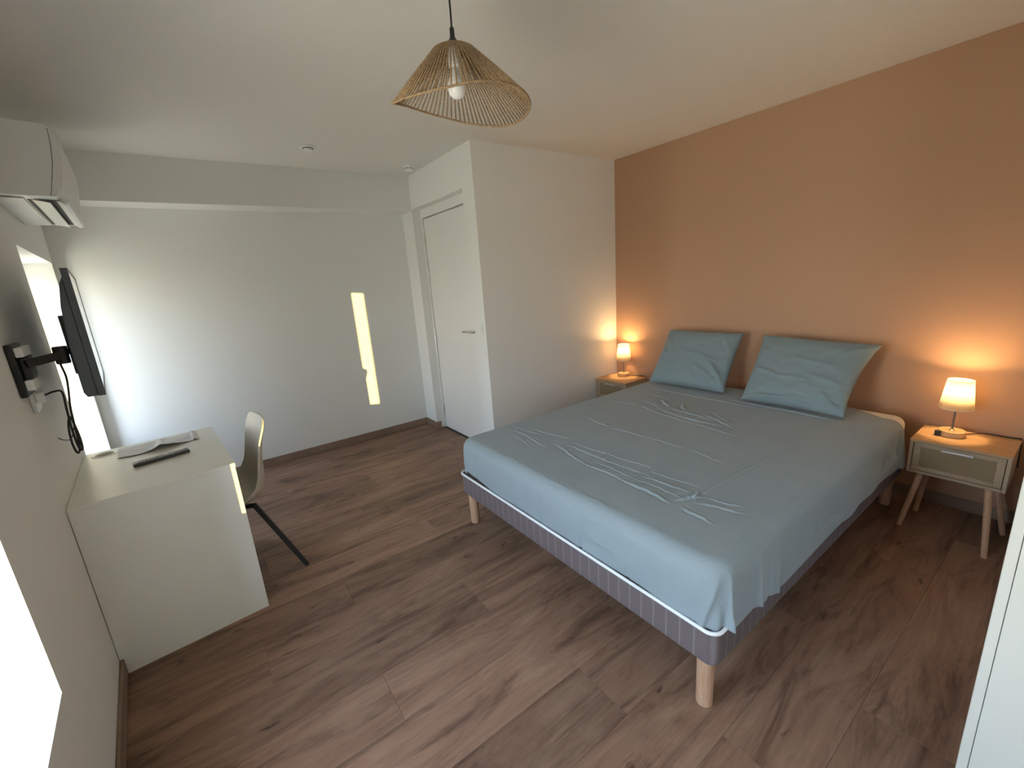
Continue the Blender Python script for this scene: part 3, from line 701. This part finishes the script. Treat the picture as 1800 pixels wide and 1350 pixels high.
ri = [(gu+gr_*math.cos(a), gv+gr_*math.sin(a)) for a in angs]; ro = [edge_pt(a) for a in angs]; k = len(angs)
vv = {}
for nm, ring in (('i', ri), ('o', ro)):
    for z in (zt0, zt1): vv[nm, z] = [bm.verts.new((x, y, z)) for x, y in ring]
for i in range(k):
    j = (i+1) % k
    bm.faces.new((vv['i', zt1][i], vv['o', zt1][i], vv['o', zt1][j], vv['i', zt1][j])); bm.faces.new((vv['i', zt0][i], vv['i', zt0][j], vv['o', zt0][j], vv['o', zt0][i]))
    bm.faces.new((vv['o', zt0][i], vv['o', zt0][j], vv['o', zt1][j], vv['o', zt1][i])); bm.faces.new((vv['i', zt0][i], vv['i', zt1][i], vv['i', zt1][j], vv['i', zt0][j]))
obj('desktop', bm, M['desk_white'], desk)
bm = bmesh.new(); prism(bm, [(U0, zt0-.0005), (U0, .073), (.0135, .073), (.0135, 0), (DU-.001, 0), (DU-.001, zt0-.0005)], 'Y', -hl, -hl+.018); obj('side_panel', bm, M['desk_white'], desk, bevel=0.001)
bm = bmesh.new(); prism(bm, [(U0, zt0-.0005), (U0, .073), (.0135, .073), (.0135, 0), (DU-.001, 0), (DU-.001, zt0-.0005)], 'Y', hl-.018, hl); obj('side_panel', bm, M['desk_white'], desk, bevel=0.001)
obj('back_panel', boxes((U0+.05, U0+.066, -hl+.0185, hl-.0185, 0.30, zt0-.0005)), M['desk_white'], desk)
obj('front_rail', boxes((DU-.10, DU-.085, -hl+.0185, hl-.0185, zt0-.06, zt0-.0005)), M['desk_white'], desk)
bm = bmesh.new(); lathe(bm, [(gr_-.006, DH-.018), (gr_-.006, DH+.0015), (gr_+.005, DH+.0022), (gr_+.008, DH+.0004), (gr_-.0005, DH+.0002), (gr_-.001, DH-.018)], (gu, gv, 0), 40, cap=False)
obj('cable_grommet', bm, M['desk_white'], desk, smooth=True)
bm = bmesh.new(); lathe(bm, [(gr_-.0065, DH-.012), (gr_-.0065, DH-.008)], (gu, gv, 0), 32); obj('grommet_lid', bm, M['lid'], desk)

# remote control & paper sleeve on the desk
def deskpt(u, v, z): return W(u, v, z)
p = W(0.295, 1.675, DH)
rem = thing('remote_control', 'slim black remote control lying on the desk', 'remote', p, A + 0.13)
obj('body', boxes((-.105, .105, -.023, .023, .0005, .016)), M['tv_black'], rem, bevel=0.004, seg=3)
bm = bmesh.new()
for i in range(7):
    for j in range(3): box(bm, -.092+i*.013, -.084+i*.013, -.013+j*.010, -.007+j*.010, .016, .0176)
for i in range(4):
    for j in range(3): box(bm, .040+i*.013, .048+i*.013, -.013+j*.010, -.007+j*.010, .016, .0176)
b_ = obj('buttons', bm, M['grey_metal'], rem); b_['kind'] = 'stuff'
bm = bmesh.new(); lathe(bm, [(0.011, .016), (0.011, .0175)], (.016, 0, 0), 20); obj('dial', bm, M['grey_metal'], rem)

def paper_sheet():
    V, F = [], []; NU, NV = 60, 26
    for i in range(NU+1):
        for j in range(NV+1):
            a, b = i/NU, j/NV
            u = .132 + a*.325; v = 1.305 + b*.185
            fold = abs(((a*3.1 + .35*math.sin(b*3)) % 1) - .5)
            z = DH + .003 + .022*math.sin(PI*min(1, a*1.1))*(0.25+.75*b) * (0.6 + .4*math.sin(a*8+b*3)) + .003*mnoise.noise(Vector((a*9, b*5, 0)))
            z += .010*math.exp(-((a-.52)/.05)**2)*(1-b*.3)
            if a > .93: z = DH + .003 + (1-a)*.15
            V.append(W(u, v + .02*math.sin(a*4), max(z, DH+.0015)))
    for i in range(NU):
        for j in range(NV): k_ = i*(NV+1)+j; F.append((k_, k_+NV+1, k_+NV+2, k_+1))
    me = bpy.data.meshes.new('paper_sheet'); c = W(.3, 1.4, DH); me.from_pydata([x-c for x in V], [], F)
    o = link('paper_sheet', me, M['paper'], None, True); o.location = c
    s = o.modifiers.new('s', 'SOLIDIFY'); s.thickness = .0012; s.offset = 1
    return o
tag(paper_sheet(), 'crumpled plastic-wrapped papers lying at the back of the desk', 'paper')

# ------------------------------------------------------------------ chair
ch = thing('desk_chair', 'beige moulded shell chair on black metal legs pulled under the desk', 'chair', W(0.45, 1.65, 0), A)
CU = 0.45
def chair_shell():
    prof = spline([(.235,.452), (.27,.462), (.34,.455), (.44,.440), (.53,.440), (.595,.462), (.638,.515), (.662,.60), (.682,.69), (.703,.77), (.722,.822), (.730,.838)], 5) if False else None
    P = [Vector((a, b, 0)) for a, b in [(.215,.447), (.25,.458), (.33,.452), (.44,.432), (.54,.426), (.615,.438), (.660,.478), (.678,.55), (.685,.64), (.700,.74), (.722,.818), (.733,.840)]]
    P = spline(P, 5); n = len(P); V, F = [], []; NW = 24
    for i, p_ in enumerate(P):
        s = i/(n-1)
        t = (P[min(i+1, n-1)]-P[max(i-1, 0)]).normalized(); nn = Vector((-t.y, t.x, 0))
        wdt = 0.212 - 0.022*smooth_step((s-.45)/.4)
        wdt += -0.022*math.exp(-((s-.72)/.10)**2)
        if s > .86: wdt *= math.sqrt(max(0.0, 1-((s-.86)/.150)**2))*.98+.02
        if s < .10: wdt *= 0.80+0.20*math.sqrt(max(0, 1-((.10-s)/.10)**2))
        curl = 0.030 + 0.050*math.exp(-((s-.50)/.16)**2) 
        if s > .8: curl *= 1-.5*(s-.8)/.2
        for j in range(NW+1):
            q = -1+2*j/NW; y = wdt*q; c_ = curl*abs(q)**2.6
            if s < .12: c_ *= s/.12*.8+.2
            x = p_.x + nn.x*c_; z = p_.y + nn.y*c_
            V.append((x-CU, y, z))
    for i in range(n-1):
        for j in range(NW): k_ = i*(NW+1)+j; F.append((k_, k_+NW+1, k_+NW+2, k_+1))
    me = bpy.data.meshes.new('seat_shell'); me.from_pydata(V, [], F)
    o = link('seat_shell', me, M['shell'], ch, True); m_ = o.modifiers.new('s', 'SOLIDIFY'); m_.thickness = .009; m_.offset = 0
    m2 = o.modifiers.new('b', 'BEVEL'); m2.width = .003; m2.segments = 2; m2.limit_method = 'ANGLE'; m2.angle_limit = 1.0
chair_shell()
def sqbar(bm, pts, w):
    pts = [Vector(p) for p in pts]; rings = []
    for i, p_ in enumerate(pts):
        a = (p_-pts[i-1]).normalized() if i else None; b = (pts[i+1]-p_).normalized() if i < len(pts)-1 else None
        t = ((a or b) + (b or a)).normalized(); s = t.cross(Vector((0,1,0)) if abs(t.y) < .9 else Vector((0,0,1))).normalized(); u_ = s.cross(t)
        cs = t.dot(b or a); k_ = 1/max(cs, .5)
        rings.append([bm.verts.new(p_ + s*w*k_*x + u_*w*y) for x, y in ((1,1), (-1,1), (-1,-1), (1,-1))])
    for r0, r1 in zip(rings, rings[1:]):
        for i in range(4): bm.faces.new((r0[i], r0[(i+1) % 4], r1[(i+1) % 4], r1[i]))
    bm.faces.new(rings[0]); bm.faces.new(rings[-1][::-1])
for (fx_, fy_) in ((.315, -.181), (-.18, -.29), (-.31, .17), (.125, .29)):
    L_ = math.hypot(fx_, fy_); k_ = .175/L_
    bm = bmesh.new(); sqbar(bm, [(fx_*.12, fy_*.12, .398), (fx_*k_, fy_*k_, .400), (fx_, fy_, .004)], .0115)
    lg = obj('leg', bm, M['black_metal'], ch, bevel=0.003)
    bm = bmesh.new(); lathe(bm, [(.012, 0), (.012, .006)], (fx_, fy_, 0), 12); obj('foot_pad', bm, M['rubber'], lg)
obj('seat_frame', boxes((-.08, .08, -.065, .065, .394, .418)), M['black_metal'], ch, bevel=0.004)

# ------------------------------------------------------------------ air conditioner
ac = thing('air_conditioner', 'white split air conditioner mounted high on the window wall with its flap open', 'air conditioner', W(0.001, 1.06, 0), A)
A0, A1 = -0.44, 0.44      # local y
body = [(0.0, 1.930), (0.115, 1.925), (0.198, 1.926), (0.216, 1.965), (0.231, 2.03), (0.243, 2.11), (0.249, 2.165), (0.244, 2.188), (0.222, 2.205), (0.10, 2.212), (0.0, 2.215)]
bm = bmesh.new(); prism(bm, body, 'Y', A0, A1); obj('body', bm, M['ac_white'], ac, bevel=0.004)
fp = [(0.2005, 1.930), (0.219, 1.965), (0.234, 2.03), (0.246, 2.11), (0.252, 2.165), (0.246, 2.192), (0.239, 2.188), (0.245, 2.165), (0.239, 2.11), (0.227, 2.03), (0.213, 1.965)]
bm = bmesh.new(); prism(bm, fp, 'Y', A0+.03, A1-.03); obj('front_panel', bm, M['ac_white'], ac, bevel=0.001)
seam = [(.2285, 2.190), (.2265, 2.15), (.2225, 2.11), (.214, 2.055), (.203, 2.01), (.188, 1.955), (.180, 1.928)]
bm = bmesh.new(); prism(bm, [(x-.0008, z) for x, z in seam] + [(x+.0008, z) for x, z in seam[::-1]], 'Y', A0-.0012, A0+.001); obj('side_seam', bm, M['dark_gap'], ac)
obj('outlet_slot', boxes((0.100, 0.112, A0+.085, A1-.05, 1.9235, 1.9262), (0.126, 0.195, A0+.085, A1-.05, 1.9235, 1.9262)), M['dark_gap'], ac)
bm = bmesh.new(); prism(bm, [(0.116, 1.922), (0.165, 1.912), (0.169, 1.908), (0.168, 1.914), (0.118, 1.9255)], 'Y', A0+.080, A1-.045); obj('flap', bm, M['ac_white'], ac)
bm = bmesh.new(); prism(bm, [(0.186, 1.924), (0.208, 1.908), (0.222, 1.912), (0.232, 1.928), (0.226, 1.926), (0.206, 1.915)], 'Y', A0+.080, A1-.045); obj('flap', bm, M['ac_white'], ac)
obj('rear_cover', boxes((0.0, 0.094, A0+.05, A1-.03, 1.921, 1.9252)), M['ac_white'], ac, bevel=.001)

# ------------------------------------------------------------------ television on its arm
# screen plane runs almost along the wall, from v=2.0 (near) to v=1.28 (far)
pn = W(0.193, 2.005, 0); pf = W(0.160, 1.285, 0); dv = (pf-pn); ang = math.atan2(dv.y, dv.x)
tv = thing('television', 'flat black television seen edge-on, turned away from the wall', 'television', (pn+pf)/2, ang)
hw = dv.length/2          # local x along the screen, local -y faces the room
z0, z1 = 1.140, 1.603
obj('housing', boxes((-hw, hw, 0.0, 0.016, z0, z1)), M['tv_black'], tv)
obj('bezel', boxes((-hw, -hw+.008, -.004, -.0002, z0, z1), (hw-.008, hw, -.004, -.0002, z0, z1), (-hw+.008, hw-.008, -.004, -.0002, z1-.008, z1), (-hw+.008, hw-.008, -.004, -.0002, z0, z0+.014)), M['tv_black'], tv)
obj('screen', boxes((-hw+.0085, hw-.0085, -.0025, -.0003, z0+.0145, z1-.0085)), M['screen'], tv)
bm = bmesh.new(); prism(bm, [(0.0155, z0+.001), (0.046, z0+.001), (0.053, z0+.02), (0.052, z0+.20), (0.042, z0+.33), (0.028, z0+.41), (0.0155, z0+.435)], 'X', -hw+.004, hw-.004)
obj('back_shell', bm, M['tv_black'], tv, bevel=0.004, seg=3)
obj('mount_rail', boxes((-.14, -.115, .0525, .068, z0+.07, z0+.30)), M['black_metal'], tv, bevel=.002)
obj('mount_rail', boxes((.115, .14, .0525, .068, z0+.07, z0+.30)), M['black_metal'], tv, bevel=.002)
mt_ = thing('wall_bracket', 'black swivelling wall bracket that carries the television', 'bracket', W(0.0, 2.03, 0), A)
obj('wall_plate', boxes((0.001, 0.018, -.06, .09, 1.185, 1.362)), M['black_metal'], mt_, bevel=.003)
obj('end_cap', boxes((0.0185, 0.040, -.055, .085, 1.318, 1.350)), M['plastic_white'], mt_, bevel=.004)['label'] = 'white cover cap'
obj('end_cap', boxes((0.0185, 0.040, -.055, .085, 1.205, 1.240)), M['plastic_white'], mt_, bevel=.004)['label'] = 'white cover cap'
obj('pivot_block', boxes((0.0185, 0.040, -.03, .07, 1.242, 1.316)), M['black_metal'], mt_, bevel=.004)
bm = bmesh.new(); sqbar(bm, [(.030, -.03, 1.292), (.070, .0, 1.298), (.108, .03, 1.304)], .014); obj('arm', bm, M['black_metal'], mt_, bevel=.004)
bm = bmesh.new(); sqbar(bm, [(.113, .07, 1.304), (.112, .20, 1.306), (.112, .36, 1.308)], .011); obj('arm', bm, M['black_metal'], mt_, bevel=.003)
bm = bmesh.new(); lathe(bm, [(.018, 1.272), (.020, 1.277), (.020, 1.330), (.018, 1.335)], (.112, .055, 0), 20); obj('swivel_joint', bm, M['black_metal'], mt_)
sk = tag(obj('wall_socket', boxes((0.0008, 0.012, -.045, .045, 1.11, 1.19), (0.012, 0.034, -.02, .02, 1.14, 1.18)), M['plastic_white'], bevel=.003), 'white wall socket and plug under the television bracket', 'socket')
sk.location = W(0, 1.935, 0); sk.rotation_euler = (0, 0, A)
def wl(l): return [W(*q) for q in l]
bm = bmesh.new()
tube(bm, spline(wl([(.034,1.935,1.165), (.058,1.93,1.172), (.078,1.93,1.165), (.075,1.93,1.10), (.074,1.95,1.02), (.078,1.965,.955), (.086,1.965,.945), (.088,1.955,.99), (.080,1.945,1.07), (.068,1.95,1.04), (.064,1.96,.975), (.070,1.965,.935), (.080,1.96,.955), (.084,1.95,1.04), (.088,1.94,1.11), (.096,1.93,1.17), (.100,1.92,1.22), (.095,1.90,1.275), (.110,1.86,1.285)]), 8), .0034, 8)
tag(obj('power_cable', bm, M['rubber'], smooth=True), 'black power cable bundled in loops under the television', 'cable')
bm = bmesh.new(); tube(bm, spline(wl([(.084,1.95,1.04), (.070,1.99,1.00), (.055,2.02,1.005), (.045,2.04,1.02)])), .0016, 6); tag(obj('cable_tie', bm, M['rubber'], smooth=True), 'thin black tie sticking out from the cable bundle', 'cable tie')

# ------------------------------------------------------------------ pendant lamp
PX, PY, PZ = -2.495, -1.52, 2.148; RC = (-2.487, -1.525); RR = 0.2135
rim = [(-180,1.970),(-164,1.962),(-153,1.959),(-143,1.959),(-135,1.960),(-127,1.963),(-119,1.967),(-111,1.972),(-103,1.975),(-94,1.978),(-84,1.982),(-71,1.984),(-58,1.982),(-45,1.979),(-34,1.975),(-20,1.972),(-5,1.971),(8,1.973),(20,1.979),(31,1.989),(42,1.998),(53,2.008),(64,2.018),(74,2.027),(85,2.033),(96,2.037),(107,2.039),(118,2.037),(128,2.030),(140,2.018),(152,2.001),(164,1.984),(180,1.970)]
def rimz(a):
    a = (a+180) % 360 - 180
    for p_, q_ in zip(rim, rim[1:]):
        if p_[0] <= a <= q_[0]: return p_[1] + (q_[1]-p_[1])*(a-p_[0])/(q_[0]-p_[0])
    return rim[0][1]
def rp(deg):
    a = math.radians(deg); return Vector((RC[0]-PX+RR*math.cos(a), RC[1]-PY+RR*math.sin(a), rimz(deg)-H))
pen = thing('pendant_lamp', 'woven rope pendant lamp with a wavy hat-shaped shade hanging from the ceiling', 'pendant lamp', (PX, PY, H))
bm = bmesh.new(); tube(bm, [rp(d) for d in range(-180, 181, 5)], 0.0034, 8, cap=False); fr = obj('rim_wire', bm, M['rope'], pen, smooth=True)
ztop = PZ - H
bm = bmesh.new(); tube(bm, [(0.042*math.cos(a), 0.042*math.sin(a), ztop-.006) for a in [2*PI*i/32 for i in range(33)]], 0.0022, 6, cap=False); obj('top_ring', bm, M['black_metal'], pen)
NS = 84
for i in range(NS):
    d = 360*i/NS - 180 + 1; a = math.radians(d); R_ = rp(d); c_, s_ = math.cos(a), math.sin(a)
    p0 = Vector((.014*c_, .014*s_, ztop+.001)); p1 = Vector((.044*c_, .044*s_, ztop-.003)); 
    p2 = Vector((.066*c_, .066*s_, ztop-.014)); p3 = p2.lerp(R_, .5) + Vector((0, 0, .002))
    bm = bmesh.new(); tube(bm, [p0, p1, p2, p3, R_], 0.0027, 5); obj('rope_strand', bm, M['rope'], pen, smooth=True)
bm = bmesh.new(); lathe(bm, [(.024, ztop-.002), (.022, ztop+.008), (.013, ztop+.018), (.0075, ztop+.028), (.007, ztop+.050), (.0045, ztop+.054)], n=24); obj('cable_gland', bm, M['black_metal'], pen, smooth=True)
bm = bmesh.new(); tube(bm, spline([(0, 0, ztop+.05), (.001, 0, ztop+.12), (-.002, .001, ztop+.2), (0, 0, -.02)]), .0030, 8); obj('cord', bm, M['rubber'], pen, smooth=True)
bm = bmesh.new(); lathe(bm, [(.05, -.001), (.05, -.012), (.030, -.026), (.006, -.030)], n=32); obj('ceiling_rose', bm, M['black_metal'], pen)
bm = bmesh.new(); lathe(bm, [(.017, ztop-.003), (.019, ztop-.010), (.019, ztop-.050), (.016, ztop-.055)], n=24); obj('lamp_holder', bm, M['plastic_white'], pen, smooth=False)
bm = bmesh.new(); lathe(bm, [(.013, ztop-.055), (.014, ztop-.068), (.022, ztop-.082), (.0285, ztop-.100), (.029, ztop-.112), (.025, ztop-.126), (.015, ztop-.136), (.003, ztop-.139)], n=28); obj('bulb', bm, M['bulb'], pen, smooth=True)

sw_ = thing('light_switch', 'square white light switch on the wall strip beside the door handle', 'switch', (-WB, 0.077, 1.085))
obj('plate', boxes((-.008, -.0004, -.040, .040, -.040, .040)), M['plastic_white'], sw_, bevel=.002)
obj('rocker', boxes((-.0115, -.0082, -.022, .022, -.022, .022)), M['plastic_white'], sw_, bevel=.0015)
# ceiling fittings
sd = thing('smoke_detector', 'small round white smoke detector on the ceiling near the door', 'smoke detector', (-1.655, 0.75, H))
bm = bmesh.new(); lathe(bm, [(.042, -.0005), (.042, -.010), (.038, -.012)], n=32); obj('mount_plate', bm, M['plastic_white'], sd)
bm = bmesh.new(); lathe(bm, [(.034, -.012), (.036, -.020), (.036, -.040), (.030, -.048), (.012, -.050)], n=32); obj('body', bm, M['plastic_white'], sd)
bm = bmesh.new()
for i in range(8):
    a = 2*PI*i/8; 
    tube(bm, [(.0362*math.cos(a+k_), .0362*math.sin(a+k_), -.030) for k_ in (-.25, 0, .25)], .0026, 6)
vg = obj('vent_slot', bm, M['dark_gap'], sd); vg['kind'] = 'stuff'
vt = thing('ceiling_vent', 'flat round white air vent on the ceiling above the desk side', 'vent', (-2.462, 0.552, H))
bm = bmesh.new(); lathe(bm, [(.056, -.0005), (.056, -.005), (.050, -.009), (.036, -.010)], n=40); obj('ring', bm, M['plastic_white'], vt)
bm = bmesh.new(); lathe(bm, [(.034, -.0102), (.034, -.0125)], n=32); obj('gap', bm, M['dark_gap'], vt)
bm = bmesh.new(); lathe(bm, [(.030, -.013), (.031, -.022), (.024, -.026)], n=32); obj('cover_disc', bm, M['plastic_white'], vt)
